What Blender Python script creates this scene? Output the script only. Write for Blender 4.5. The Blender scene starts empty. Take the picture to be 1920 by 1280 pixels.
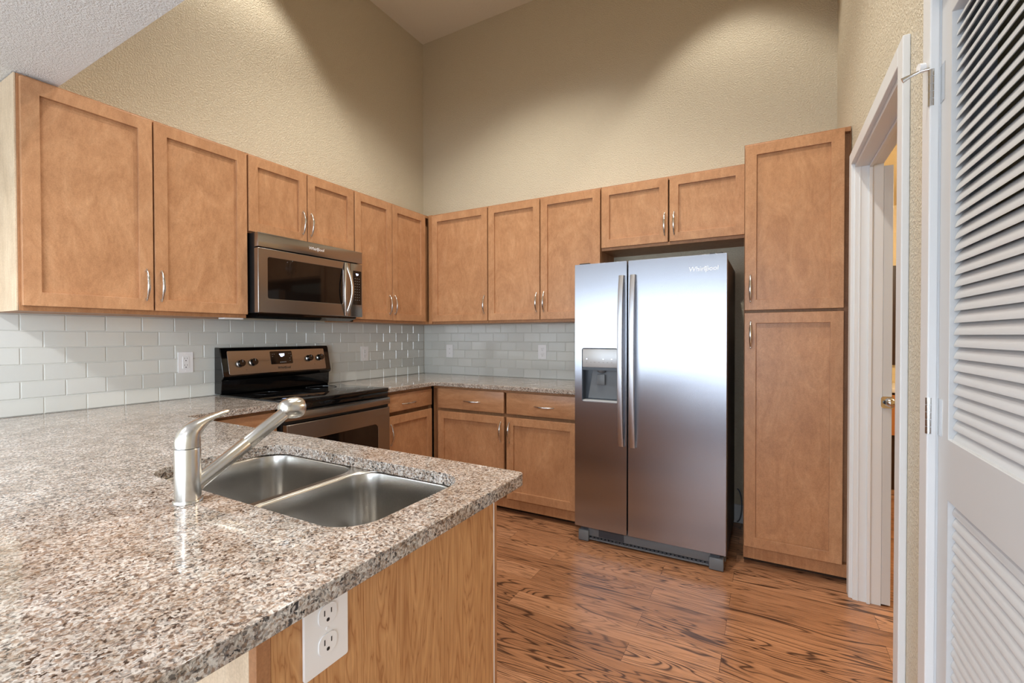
import bpy, bmesh, math, random
from mathutils import Vector, Matrix
random.seed(7)
scn = bpy.context.scene
COL = scn.collection
PI = math.pi

# ------------------------------------------------------------------ camera
cam_d = bpy.data.cameras.new('camera')
cam_d.sensor_width = 36.0
cam_d.lens = 16.178
cam_d.clip_start = 0.02
cam = bpy.data.objects.new('camera', cam_d)
COL.objects.link(cam)
R_ = Vector((0.87211, 0.489307, -0.001703))
U_ = Vector((-0.004235, 0.011027, 0.99993))
F_ = Vector((-0.489291, 0.872042, -0.011689))
M4 = Matrix((R_, U_, -F_)).transposed().to_4x4()
M4.translation = Vector((2.923461, -3.467758, 1.26799))
cam.matrix_world = M4
scn.camera = cam

# ------------------------------------------------------------------ world, view
vs = scn.view_settings
vs.view_transform = 'Standard'
vs.look = 'None'
vs.gamma = 1.0
vs.exposure = 0.72
vs.use_curve_mapping = False
world = bpy.data.worlds.new('world')
scn.world = world
world.use_nodes = True
wn = world.node_tree.nodes
wn['Background'].inputs[0].default_value = (0.75, 0.88, 1.0, 1)
wn['Background'].inputs[1].default_value = 1.4


def area(name, loc, rot, sx, sy, power, color, spread=180):
    d = bpy.data.lights.new(name, 'AREA')
    d.shape = 'RECTANGLE'
    d.size = sx
    d.size_y = sy
    d.energy = power
    d.color = color
    d.spread = math.radians(spread)
    o = bpy.data.objects.new(name, d)
    COL.objects.link(o)
    o.location = loc
    o.rotation_euler = rot
    return o


def spot(name, loc, target, power, color, cone, blend, radius=.05):
    d = bpy.data.lights.new(name, 'SPOT')
    d.energy = power
    d.color = color
    d.spot_size = math.radians(cone)
    d.spot_blend = blend
    d.shadow_soft_size = radius
    o = bpy.data.objects.new(name, d)
    COL.objects.link(o)
    o.location = loc
    o.rotation_euler = (Vector(target) - Vector(loc)).to_track_quat('-Z', 'Y').to_euler()
    return o


# daylight outside the unseen living room's glass doors and added windows
area('daylight_glass_door', (0.0, -8.35, 1.2), (math.radians(90), 0, 0), 6.3, 2.4, 125, (0.80, 0.90, 1.0))
area('added_side_daylight', (3.46, -6.15, 1.45), (math.radians(90), 0, math.radians(90)), 2.6, 1.7, 90, (0.82, 0.91, 1.0))  # added light beyond a made-up window in the right wall
area('added_far_daylight', (-3.42, -6.3, 1.35), (math.radians(90), 0, math.radians(-90)), 3.0, 1.8, 50, (0.82, 0.91, 1.0))  # added light beyond a made-up window in the far left wall
WARM = (1.0, 0.94, 0.84)
# lamps in the high kitchen ceiling
CAN = [(0.42, -1.72, 4.03), (2.70, -0.55, 4.03), (1.35, -1.25, 4.03), (2.35, -2.1, 4.03)]
for c in CAN[:2]:
    spot('can_lamp_light', c, (c[0], c[1], 0), 30, WARM, 88, 0.35, 0.06)
for c in CAN[2:]:
    spot('can_lamp_light', c, (c[0], c[1], 0), 84, WARM, 120, 0.6, 0.05)
# added fill lights under the unseen low ceiling behind the kitchen
LOWFILL = [(1.0, -3.9, 2.30), (2.4, -4.6, 2.30), (0.2, -5.6, 2.30), (2.4, -6.4, 2.30)]
for c in LOWFILL:
    spot('low_fill_light', c, (c[0], c[1], 0), 45, (0.98, 0.98, 1.0), 155, 0.5, 0.06)


# ------------------------------------------------------------------ helpers
def lin(c):
    r = []
    for v in c:
        v = v / 255.0
        r.append(v / 12.92 if v <= 0.04045 else ((v + 0.055) / 1.055) ** 2.4)
    return (r[0], r[1], r[2], 1.0)


class MB:
    """Collects shapes in one bmesh and links them as one mesh object."""
    def __init__(self):
        self.bm = bmesh.new()

    def add(self, bm2):
        me = bpy.data.meshes.new('tmp')
        bm2.to_mesh(me)
        bm2.free()
        self.bm.from_mesh(me)
        bpy.data.meshes.remove(me)

    def box(self, x0, x1, y0, y1, z0, z1, bev=0.0, seg=2):
        b = bmesh.new()
        bmesh.ops.create_cube(b, size=1.0)
        cx, cy, cz = (x0 + x1) / 2, (y0 + y1) / 2, (z0 + z1) / 2
        sx, sy, sz = abs(x1 - x0), abs(y1 - y0), abs(z1 - z0)
        for v in b.verts:
            v.co = Vector((cx + v.co.x * sx, cy + v.co.y * sy, cz + v.co.z * sz))
        if bev > 0:
            bmesh.ops.bevel(b, geom=list(b.edges), offset=min(bev, sx * .45, sy * .45, sz * .45), segments=seg, affect='EDGES', profile=.5)
        self.add(b)
        return self

    def poly(self, outer, holes, T, d0, d1):
        """extruded polygon with holes; T(u, v, d) -> world point"""
        b = bmesh.new()
        loops = []
        edges = []
        for lp in [outer] + list(holes):
            vv = [b.verts.new(T(u, v, d0)) for u, v in lp]
            loops.append(vv)
            for i in range(len(vv)):
                edges.append(b.edges.new((vv[i], vv[(i + 1) % len(vv)])))
        res = bmesh.ops.triangle_fill(b, edges=edges, use_beauty=True, use_dissolve=False)
        faces = [f for f in res['geom'] if isinstance(f, bmesh.types.BMFace)]
        shift = Vector(T(0, 0, d1)) - Vector(T(0, 0, d0))
        top = {}
        for lp in loops:
            for v in lp:
                top[v] = b.verts.new(v.co + shift)
        for f in faces:
            b.faces.new([top[v] for v in f.verts])
        for lp in loops:
            n = len(lp)
            for i in range(n):
                b.faces.new((lp[i], lp[(i + 1) % n], top[lp[(i + 1) % n]], top[lp[i]]))
        bmesh.ops.recalc_face_normals(b, faces=list(b.faces))
        self.add(b)
        return self

    def rings(self, rr, cap0=True, cap1=True, closed=True):
        """skin through a list of equal-length rings of points"""
        b = bmesh.new()
        vr = [[b.verts.new(Vector(p)) for p in r] for r in rr]
        n = len(vr[0])
        for i in range(len(vr) - 1):
            for j in range(n if closed else n - 1):
                k = (j + 1) % n
                b.faces.new((vr[i][j], vr[i][k], vr[i + 1][k], vr[i + 1][j]))
        if cap0:
            b.faces.new(list(reversed(vr[0])))
        if cap1:
            b.faces.new(vr[-1])
        bmesh.ops.recalc_face_normals(b, faces=list(b.faces))
        self.add(b)
        return self

    def lathe(self, prof, c, axis=(0, 0, 1), n=32, cap0=True, cap1=True):
        """prof: list of (radius, distance along the axis)"""
        a = Vector(axis).normalized()
        t = Vector((1, 0, 0)) if abs(a.x) < .9 else Vector((0, 1, 0))
        e1 = a.cross(t).normalized()
        e2 = a.cross(e1).normalized()
        c = Vector(c)
        rr = []
        for r, h in prof:
            rr.append([c + a * h + (e1 * math.cos(2 * PI * j / n) + e2 * math.sin(2 * PI * j / n)) * max(r, 1e-5) for j in range(n)])
        return self.rings(rr, cap0, cap1)

    def sweep(self, pts, sec, n=12, side=(1, 0, 0)):
        """pts: list of points, sec: list of (half width along side, half thickness)"""
        pts = [Vector(p) for p in pts]
        s = Vector(side).normalized()
        rr = []
        for i, p in enumerate(pts):
            d = (pts[min(i + 1, len(pts) - 1)] - pts[max(i - 1, 0)]).normalized()
            s1 = (s - d * s.dot(d)).normalized()
            m = d.cross(s1).normalized()
            w, t = sec[i]
            rr.append([p + s1 * (w * math.cos(2 * PI * j / n)) + m * (t * math.sin(2 * PI * j / n)) for j in range(n)])
        return self.rings(rr)

    def build(self, name, mat, parent=None, smooth=None, bevel=None):
        me = bpy.data.meshes.new(name)
        if parent is not None:
            root = parent
            off = Vector((0, 0, 0))
            while root is not None:
                off += root.location
                root = root.parent
            for v in self.bm.verts:
                v.co -= off
        self.bm.to_mesh(me)
        self.bm.free()
        o = bpy.data.objects.new(name, me)
        COL.objects.link(o)
        me.materials.append(mat)
        if parent is not None:
            o.parent = parent
        if smooth:
            for p in me.polygons:
                p.use_smooth = True
            me.set_sharp_from_angle(angle=math.radians(smooth))
        if bevel:
            m = o.modifiers.new('edge', 'BEVEL')
            m.width = bevel
            m.segments = 3
            m.limit_method = 'ANGLE'
            m.angle_limit = math.radians(50)
            if not smooth:
                for p in me.polygons:
                    p.use_smooth = True
                me.set_sharp_from_angle(angle=math.radians(30))
        return o


def thing(name, label, cat, loc, group=None):
    o = bpy.data.objects.new(name, None)
    o.empty_display_size = .05
    COL.objects.link(o)
    o.location = loc
    o['label'] = label
    o['category'] = cat
    if group:
        o['group'] = group
    return o


def tag(o, label, cat, group=None):
    o['label'] = label
    o['category'] = cat
    if group:
        o['group'] = group
    return o


def struct(o):
    o['kind'] = 'structure'
    return o


def rrect(cx, cy, hx, hy, r, n=6):
    out = []
    for (sx, sy, a0) in ((1, 1, 0), (-1, 1, 90), (-1, -1, 180), (1, -1, 270)):
        for k in range(n + 1):
            a = math.radians(a0 + 90.0 * k / n)
            out.append((cx + sx * (hx - r) + r * math.cos(a), cy + sy * (hy - r) + r * math.sin(a)))
    return out


def rect(x0, x1, y0, y1):
    return [(x0, y0), (x1, y0), (x1, y1), (x0, y1)]


def text_mesh(s, size, shear=0.0, bold=0.0, extrude=0.0006):
    cu = bpy.data.curves.new('txt', 'FONT')
    cu.body = s
    cu.size = size
    cu.align_x = 'CENTER'
    cu.align_y = 'CENTER'
    cu.extrude = extrude
    cu.shear = shear
    cu.offset = bold
    cu.resolution_u = 3
    o = bpy.data.objects.new('txt', cu)
    COL.objects.link(o)
    dg = bpy.context.evaluated_depsgraph_get()
    me = bpy.data.meshes.new_from_object(o.evaluated_get(dg))
    bpy.data.objects.remove(o)
    bpy.data.curves.remove(cu)
    return me


# ------------------------------------------------------------------ materials
def mat_new(name):
    m = bpy.data.materials.new(name)
    m.use_nodes = True
    nt = m.node_tree
    return m, nt.nodes, nt.links, nt.nodes['Principled BSDF']


def simple(name, rgb, rough=.5, metal=0.0, spec=.5, coat=0.0, emit=None, es=1.0):
    m, n, l, p = mat_new(name)
    p.inputs['Base Color'].default_value = lin(rgb)
    p.inputs['Roughness'].default_value = rough
    p.inputs['Metallic'].default_value = metal
    p.inputs['Specular IOR Level'].default_value = spec
    p.inputs['Coat Weight'].default_value = coat
    p.inputs['Coat Roughness'].default_value = .08
    if emit:
        p.inputs['Emission Color'].default_value = lin(emit)
        p.inputs['Emission Strength'].default_value = es
    return m


def ramp(n, stops, interp='LINEAR'):
    r = n.new('ShaderNodeValToRGB')
    r.color_ramp.interpolation = interp
    el = r.color_ramp.elements
    while len(el) > 1:
        el.remove(el[-1])
    el[0].position = stops[0][0]
    el[0].color = stops[0][1] if len(stops[0][1]) == 4 else lin(stops[0][1])
    for pos, c in stops[1:]:
        e = el.new(pos)
        e.color = c if len(c) == 4 else lin(c)
    return r


def coords(n, l, scale, use_random=True, kind='Object'):
    tc = n.new('ShaderNodeTexCoord')
    mp = n.new('ShaderNodeMapping')
    mp.inputs['Scale'].default_value = scale
    if use_random:
        oi = n.new('ShaderNodeObjectInfo')
        ml = n.new('ShaderNodeVectorMath')
        ml.operation = 'SCALE'
        cv = n.new('ShaderNodeCombineXYZ')
        for k in range(3):
            l.new(oi.outputs['Random'], cv.inputs[k])
        l.new(cv.outputs[0], ml.inputs[0])
        ml.inputs['Scale'].default_value = 37.0
        ad = n.new('ShaderNodeVectorMath')
        l.new(tc.outputs[kind], ad.inputs[0])
        l.new(ml.outputs[0], ad.inputs[1])
        l.new(ad.outputs[0], mp.inputs['Vector'])
    else:
        l.new(tc.outputs[kind], mp.inputs['Vector'])
    return mp.outputs['Vector']


def noise(n, l, vec, scale, detail=4, rough=.5, dist=0.0):
    t = n.new('ShaderNodeTexNoise')
    t.inputs['Scale'].default_value = scale
    t.inputs['Detail'].default_value = detail
    t.inputs['Roughness'].default_value = rough
    t.inputs['Distortion'].default_value = dist
    l.new(vec, t.inputs['Vector'])
    return t.outputs['Fac']


def bump(n, l, p, h, strength, dist):
    b = n.new('ShaderNodeBump')
    b.inputs['Strength'].default_value = strength
    b.inputs['Distance'].default_value = dist
    l.new(h, b.inputs['Height'])
    l.new(b.outputs['Normal'], p.inputs['Normal'])
    return b


def mix(n, l, fac, a, b, blend='MIX'):
    m = n.new('ShaderNodeMix')
    m.data_type = 'RGBA'
    m.blend_type = blend
    for idx, v in ((0, fac), (6, a), (7, b)):
        if isinstance(v, (int, float)):
            m.inputs[idx].default_value = v
        elif isinstance(v, tuple):
            m.inputs[idx].default_value = v
        else:
            l.new(v, m.inputs[idx])
    return m.outputs[2]


def maple(name, scale, light, mid, dark, rough=.33):
    """blotchy stained maple, grain stretched by scale"""
    m, n, l, p = mat_new(name)
    v = coords(n, l, scale)
    grain = noise(n, l, v, 1.9, 8, .66, 2.4)
    fine = noise(n, l, v, 22.0, 4, .6)
    v2 = coords(n, l, (1, 1, 1))
    blotch = noise(n, l, v2, 5.5, 5, .6, .7)
    speck = noise(n, l, v2, 230.0, 2, .6)
    c1 = ramp(n, [(0.28, dark), (0.5, mid), (0.72, light)])
    l.new(grain, c1.inputs[0])
    c2 = ramp(n, [(0.3, (.90, .88, .86, 1)), (0.62, (1.03, 1.03, 1.02, 1))])
    l.new(blotch, c2.inputs[0])
    c3 = ramp(n, [(0.3, (.90, .89, .88, 1)), (0.6, (1.02, 1.02, 1.02, 1))])
    l.new(fine, c3.inputs[0])
    c4 = ramp(n, [(0.3, (.86, .84, .82, 1)), (0.65, (1.02, 1.02, 1.02, 1))])
    l.new(speck, c4.inputs[0])
    a = mix(n, l, 1.0, c1.outputs[0], c2.outputs[0], 'MULTIPLY')
    a = mix(n, l, 1.0, a, c3.outputs[0], 'MULTIPLY')
    a = mix(n, l, 1.0, a, c4.outputs[0], 'MULTIPLY')
    l.new(a, p.inputs['Base Color'])
    p.inputs['Roughness'].default_value = rough
    p.inputs['Specular IOR Level'].default_value = .45
    bump(n, l, p, fine, .04, .001)
    return m


ML, MM, MD = (201, 155, 117), (189, 141, 103), (175, 127, 91)
M = {}
M['maple_v'] = maple('maple_vertical_grain', (3.6, 3.6, 1.5), ML, MM, MD)
M['maple_h'] = maple('maple_horizontal_grain', (1.3, 1.3, 6), ML, MM, MD)
M['maple_edge'] = maple('maple_edge', (5, 5, 1.0), (190, 142, 102), (178, 129, 90), (166, 116, 78), .45)
M['maple_daylit'] = maple('painted_daylit_side', (6, 6, .7), (222, 202, 176), (214, 192, 165), (203, 180, 152), .5)  # paler colour stands in for daylight on sides facing the camera
M['shade_dark'] = simple('painted_shade_brown', (60, 40, 26), .8)  # dark colour standing in for shade in toe recesses and the closet
M['underside'] = simple('cabinet_underside', (150, 128, 104), .7)


def oak_lam():
    m, n, l, p = mat_new('laminate_end_panel')
    v = coords(n, l, (9, 9, .8))
    g = noise(n, l, v, 2.0, 3, .5, 1.4)
    s = n.new('ShaderNodeMath'); s.operation = 'MULTIPLY'; s.inputs[1].default_value = 9.0
    l.new(g, s.inputs[0])
    fr = n.new('ShaderNodeMath'); fr.operation = 'PINGPONG'; fr.inputs[1].default_value = .5
    l.new(s.outputs[0], fr.inputs[0])
    c1 = ramp(n, [(0.0, (168, 116, 70)), (0.10, (190, 140, 92)), (0.5, (206, 158, 108)), (1.0, (214, 168, 118))])
    l.new(fr.outputs[0], c1.inputs[0])
    fine = noise(n, l, coords(n, l, (60, 60, 2.0)), 4.0, 4, .7)
    c2 = ramp(n, [(0.32, (.74, .68, .62, 1)), (0.6, (1.03, 1.02, 1.0, 1))])
    l.new(fine, c2.inputs[0])
    a = mix(n, l, .8, c1.outputs[0], c2.outputs[0], 'MULTIPLY')
    l.new(a, p.inputs['Base Color'])
    p.inputs['Roughness'].default_value = .42
    return m


M['lam'] = oak_lam()


def granite():
    m, n, l, p = mat_new('speckled_granite')
    v = coords(n, l, (1, 1, 1), False)
    nz = n.new('ShaderNodeTexNoise'); nz.inputs['Scale'].default_value = 70; nz.inputs['Detail'].default_value = 3
    l.new(v, nz.inputs['Vector'])
    mx = n.new('ShaderNodeVectorMath'); mx.operation = 'MULTIPLY_ADD'
    l.new(nz.outputs['Color'], mx.inputs[0])
    mx.inputs[1].default_value = (.014, .014, .014)
    l.new(v, mx.inputs[2])
    def vor(scale):
        t = n.new('ShaderNodeTexVoronoi')
        t.inputs['Scale'].default_value = scale
        l.new(mx.outputs[0], t.inputs['Vector'])
        sep = n.new('ShaderNodeSeparateColor')
        l.new(t.outputs['Color'], sep.inputs[0])
        return sep.outputs[0], sep.outputs[1]
    a, a2 = vor(185)
    b, b2 = vor(330)
    c, c2 = vor(260)
    base = ramp(n, [(0.0, (214, 208, 200)), (0.25, (168, 144, 124)), (0.42, (232, 228, 222)), (0.6, (140, 122, 110)), (0.74, (204, 188, 172)), (0.88, (104, 98, 96))], 'CONSTANT')
    l.new(a, base.inputs[0])
    second = ramp(n, [(0.0, (236, 233, 228)), (0.3, (156, 130, 110)), (0.5, (132, 130, 128)), (0.68, (214, 200, 188)), (0.85, (88, 78, 72))], 'CONSTANT')
    l.new(b, second.inputs[0])
    col = mix(n, l, .5, base.outputs[0], second.outputs[0])
    # dark mica grains
    dk = ramp(n, [(0.0, (0, 0, 0, 1)), (0.87, (1, 1, 1, 1))], 'CONSTANT')
    l.new(c, dk.inputs[0])
    lf = noise(n, l, v, 26, 3, .6)
    lr = ramp(n, [(0.40, (.25, .25, .25, 1)), (0.60, (1, 1, 1, 1))])
    l.new(lf, lr.inputs[0])
    dm = n.new('ShaderNodeMath'); dm.operation = 'MULTIPLY'
    l.new(dk.outputs[0], dm.inputs[0]); l.new(lr.outputs[0], dm.inputs[1])
    col = mix(n, l, dm.outputs[0], col, lin((52, 47, 45)))
    # soft clouds of warm and grey
    cl = noise(n, l, v, 14, 4, .6)
    cr = ramp(n, [(0.3, (.55, .51, .47, 1)), (0.7, (.90, .90, .91, 1))])
    l.new(cl, cr.inputs[0])
    col = mix(n, l, 1.0, col, cr.outputs[0], 'MULTIPLY')
    l.new(col, p.inputs['Base Color'])
    p.inputs['Roughness'].default_value = .07
    p.inputs['Specular IOR Level'].default_value = .6
    return m


M['granite'] = granite()


def wall_paint(name, rgb, scale=170, strength=.35, rough=.42, dist=.0022):
    m, n, l, p = mat_new(name)
    v = coords(n, l, (1, 1, 1), False)
    h = noise(n, l, v, scale * .55, 3, .55, .3)
    r = ramp(n, [(0.42, (0, 0, 0, 1)), (0.62, (1, 1, 1, 1))])
    l.new(h, r.inputs[0])
    p.inputs['Base Color'].default_value = lin(rgb)
    p.inputs['Roughness'].default_value = rough
    p.inputs['Specular IOR Level'].default_value = .4
    bump(n, l, p, r.outputs[0], strength, dist)
    return m


M['wall'] = wall_paint('tan_orange_peel_paint', (212, 202, 180), 215, .8, .36, .003)
M['wall_living'] = wall_paint('pale_living_room_paint', (216, 215, 210))
M['ceil'] = wall_paint('cream_ceiling_paint', (224, 220, 210), 150, .25)
M['ceil_low'] = wall_paint('white_textured_ceiling', (236, 236, 235), 290, .8, .7, .003)
M['white'] = simple('white_trim_paint', (224, 227, 230), .35)
M['white_door'] = simple('white_door_paint', (204, 206, 208), .4)
M['plastic'] = simple('white_plastic', (238, 238, 240), .25)
M['slot'] = simple('outlet_slot', (25, 25, 28), .5)


def floor_mat():
    m, n, l, p = mat_new('wood_plank_floor')
    tc = n.new('ShaderNodeTexCoord')
    br = n.new('ShaderNodeTexBrick')
    br.offset = .37
    br.offset_frequency = 2
    br.inputs['Color1'].default_value = (0, 0, 0, 1)
    br.inputs['Color2'].default_value = (1, 1, 1, 1)
    br.inputs['Mortar'].default_value = (.5, .5, .5, 1)
    br.inputs['Scale'].default_value = 1
    br.inputs['Mortar Size'].default_value = .0006
    br.inputs['Mortar Smooth'].default_value = 0
    br.inputs['Bias'].default_value = 0
    br.inputs['Brick Width'].default_value = .92
    br.inputs['Row Height'].default_value = .122
    l.new(tc.outputs['Object'], br.inputs['Vector'])
    sep = n.new('ShaderNodeSeparateColor'); l.new(br.outputs['Color'], sep.inputs[0])
    cv = n.new('ShaderNodeCombineXYZ')
    s = n.new('ShaderNodeMath'); s.operation = 'MULTIPLY'; s.inputs[1].default_value = 53.0
    l.new(sep.outputs[0], s.inputs[0])
    for k in range(3):
        l.new(s.outputs[0], cv.inputs[k])
    ad = n.new('ShaderNodeVectorMath'); l.new(tc.outputs['Object'], ad.inputs[0]); l.new(cv.outputs[0], ad.inputs[1])
    mp = n.new('ShaderNodeMapping'); mp.inputs['Scale'].default_value = (.8, 7.5, 1); l.new(ad.outputs[0], mp.inputs['Vector'])
    g = noise(n, l, mp.outputs[0], 1.25, 2.5, .5, .9)
    k1 = n.new('ShaderNodeMath'); k1.operation = 'MULTIPLY'; k1.inputs[1].default_value = 17.0; l.new(g, k1.inputs[0])
    fr = n.new('ShaderNodeMath'); fr.operation = 'PINGPONG'; fr.inputs[1].default_value = .5; l.new(k1.outputs[0], fr.inputs[0])
    ring = ramp(n, [(0.0, (1, 1, 1, 1)), (0.08, (.8, .8, .8, 1)), (0.2, (.15, .15, .15, 1)), (0.45, (0, 0, 0, 1))]); l.new(fr.outputs[0], ring.inputs[0])
    # how strongly the dark veins show varies over the boards
    vv = noise(n, l, mp.outputs[0], .9, 3, .6, .3)
    vr = ramp(n, [(0.36, (.22, .22, .22, 1)), (0.54, (1, 1, 1, 1))]); l.new(vv, vr.inputs[0])
    vm = n.new('ShaderNodeMath'); vm.operation = 'MULTIPLY'; l.new(ring.outputs[0], vm.inputs[0]); l.new(vr.outputs[0], vm.inputs[1])
    mp2 = n.new('ShaderNodeMapping'); mp2.inputs['Scale'].default_value = (3, 60, 1); l.new(ad.outputs[0], mp2.inputs['Vector'])
    fine = noise(n, l, mp2.outputs[0], 2.2, 5, .7, .3)
    tone = ramp(n, [(0.0, (160, 113, 80)), (0.3, (174, 125, 90)), (0.6, (184, 134, 98)), (1.0, (196, 147, 112))]); l.new(sep.outputs[0], tone.inputs[0])
    fc = ramp(n, [(0.30, (.56, .50, .46, 1)), (0.5, (.95, .93, .91, 1)), (0.7, (1.14, 1.12, 1.1, 1))]); l.new(fine, fc.inputs[0])
    col = mix(n, l, .85, tone.outputs[0], fc.outputs[0], 'MULTIPLY')
    vd = n.new('ShaderNodeMath'); vd.operation = 'MULTIPLY'; vd.inputs[1].default_value = .95; l.new(vm.outputs[0], vd.inputs[0])
    col = mix(n, l, vd.outputs[0], col, lin((54, 32, 22)))
    col = mix(n, l, br.outputs['Fac'], col, lin((70, 42, 26)))
    l.new(col, p.inputs['Base Color'])
    p.inputs['Roughness'].default_value = .30
    p.inputs['Specular IOR Level'].default_value = .45
    bump(n, l, p, fine, .06, .001)
    return m


M['floor'] = floor_mat()
M['added_carpet'] = simple('added_grey_carpet', (120, 118, 124), .95, 0, .1)


def steel(name, rgb, rough, aniso=.0, rot=0.0, stretch=None, bstr=.03):
    m, n, l, p = mat_new(name)
    p.inputs['Base Color'].default_value = lin(rgb)
    p.inputs['Metallic'].default_value = 1.0
    p.inputs['Roughness'].default_value = rough
    if aniso:
        t = n.new('ShaderNodeTangent')
        t.direction_type = 'RADIAL'
        t.axis = 'Z'
        l.new(t.outputs[0], p.inputs['Tangent'])
        p.inputs['Anisotropic'].default_value = aniso
        p.inputs['Anisotropic Rotation'].default_value = rot
    if stretch:
        v = coords(n, l, stretch)
        h = noise(n, l, v, 1.0, 3, .5)
        bump(n, l, p, h, bstr, .002)
    return m


M['steel_fridge'] = steel('fridge_brushed_steel', (170, 173, 182), .27, .75, .0, (3, 3, 22), .05)
M['steel_brown'] = steel('range_brushed_steel', (164, 160, 156), .24, .6, .0)
M['steel_handle'] = steel('handle_steel', (196, 198, 204), .34)
M['steel_sink'] = steel('sink_steel', (190, 188, 184), .25)
M['nickel'] = steel('brushed_nickel', (204, 202, 197), .25, .3, 0)
M['chrome'] = steel('chrome_pull', (215, 215, 215), .16)
M['black_gloss'] = simple('black_gloss', (10, 10, 11), .06, 0, .6)
M['black_glass'] = simple('black_ceramic_glass', (8, 8, 9), .03, 0, .6)
M['black_matte'] = simple('black_matte', (22, 22, 23), .5)
M['oven_glass'] = simple('dark_oven_glass', (16, 11, 9), .05, 0, .6)
M['fridge_side'] = wall_paint('fridge_textured_side', (84, 84, 86), 300, .3, .45)
M['grey_plastic'] = simple('grey_plastic', (108, 114, 120), .4)
M['dark_plastic'] = simple('dark_grey_plastic', (58, 66, 76), .3)
M['silver_panel'] = simple('silver_panel', (196, 200, 204), .35, .3)
M['burner'] = simple('burner_print', (40, 40, 42), .12)
M['logo'] = simple('light_logo', (236, 238, 242), .3, .2)
M['logo_dark'] = simple('dark_logo', (60, 48, 40), .4)
M['mark'] = simple('printed_mark', (150, 150, 150), .5)
M['display'] = simple('lit_display', (200, 210, 255), .4, emit=(205, 215, 255), es=2.2)
M['wall_bath'] = wall_paint('warm_bathroom_paint', (222, 202, 160))
M['espresso'] = simple('dark_espresso_wood', (52, 30, 18), .4)
M['towel'] = simple('orange_towel', (196, 130, 74), .9)


def tile_mat():
    m, n, l, p = mat_new('pale_glass_tile')
    v = coords(n, l, (1, 1, 1), False)
    oi = n.new('ShaderNodeNewGeometry')
    rmp = ramp(n, [(0.0, (204, 206, 202)), (0.5, (209, 211, 207)), (1.0, (214, 216, 212))])
    l.new(oi.outputs['Random Per Island'], rmp.inputs[0])
    l.new(rmp.outputs[0], p.inputs['Base Color'])
    p.inputs['Roughness'].default_value = .04
    p.inputs['Specular IOR Level'].default_value = .75
    h = noise(n, l, v, 16, 3, .5, .5)
    bump(n, l, p, h, .16, .006)
    return m


M['tile'] = tile_mat()
M['grout'] = simple('light_grout', (206, 206, 200), .8)

# ------------------------------------------------------------------ the setting
W = 3.277      # right wall
WT = .100      # its thickness
YL = -2.70     # edge of the low ceiling
ZL = 2.322
ZH = 4.068
YB = -8.2      # rear wall of the living room

MB().box(-3.2, 6.2, YB - .2, 2.2, -.05, 0).build('floor', M['floor'])['kind'] = 'structure'
MB().box(-.1, 5.4, YL - .12, 0.12, ZH, ZH + .08).build('ceiling', M['ceil'])['kind'] = 'structure'
MB().box(-3.2, W + .12, YB - .12, YL, ZL, ZL + .1).build('ceiling', M['ceil_low'])['kind'] = 'structure'
MB().box(-.1, W + .12, YL - .12, YL, ZL + .1, ZH).build('wall_bulkhead', M['wall'])['kind'] = 'structure'
MB().box(-.1, 0, -4.3, .12, 0, ZH).build('wall_left', M['wall'])['kind'] = 'structure'
MB().box(0, W, 0, .12, 0, ZH).build('wall_back', M['wall'])['kind'] = 'structure'
# right wall with two door openings
D1 = (-1.67, -.735)      # bathroom opening
D2 = (-2.76, -1.985)     # utility closet opening
HD = 2.085
b = MB()
b.box(W, W + WT, D1[1], .12, 0, ZH)
b.box(W, W + WT, D1[0], D1[1], HD, ZH)
b.box(W, W + WT, D2[1], D1[0], 0, ZH)
b.box(W, W + WT, D2[0], D2[1], HD, ZH)
b.box(W, W + WT, -4.8, D2[0], 0, ZH).box(W, W + WT, YB, -7.5, 0, ZL).box(W, W + WT, -7.5, -4.8, 0, .6).box(W, W + WT, -7.5, -4.8, 2.2, ZL)
struct(b.build('wall_right', M['wall']))
# unseen living room behind the camera, invented to give daylight and reflections
struct(MB().box(-3.2, -.1, -4.3, -4.2, 0, ZL).build('wall_living', M['wall_living']))
b = MB()
b.box(-3.3, -3.2, YB, -7.9, 0, ZL).box(-3.3, -3.2, -4.8, -4.2, 0, ZL).box(-3.3, -3.2, -7.9, -4.8, 0, .45).box(-3.3, -3.2, -7.9, -4.8, 2.2, ZL)
struct(b.build('wall_far_left', M['wall_living']))
b = MB()
GX0, GX1, GZ1 = -1.3, 3.0, 2.12
b.box(-2.0, GX0, YB - .12, YB, 0, ZL).box(-3.3, -3.1, YB - .12, YB, 0, ZL).box(-3.1, -2.0, YB - .12, YB, 0, .85).box(-3.1, -2.0, YB - .12, YB, GZ1, ZL).box(GX1, W + .12, YB - .12, YB, 0, ZL).box(GX0, GX1, YB - .12, YB, GZ1, ZL)
struct(b.build('wall_rear', M['wall_living']))
w = thing('window_1', 'wide glass doors', 'window', (GX0, YB - .06, 0))
del w['label'], w['category']
struct(w)
b = MB()
b.box(GX0, GX1, YB - .09, YB - .03, 0, .06).box(GX0, GX1, YB - .09, YB - .03, GZ1 - .05, GZ1)
for x in (GX0, .1, .16, 1.6, 1.66, GX1 - .05):
    b.box(x, x + .05, YB - .09, YB - .03, .06, GZ1 - .05)
b.build('window_frame', M['white'], w)
w2 = thing('window_2', 'x', 'x', (-2.55, YB - .06, .85))
del w2['label'], w2['category']
struct(w2)
b = MB()
b.box(-3.1, -2.0, YB - .09, YB - .03, .85, .90).box(-3.1, -2.0, YB - .09, YB - .03, GZ1 - .05, GZ1)
for x in (-3.1, -2.575, -2.05):
    b.box(x, x + .05, YB - .09, YB - .03, .90, GZ1 - .05)
b.build('window_frame', M['white'], w2)
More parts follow.
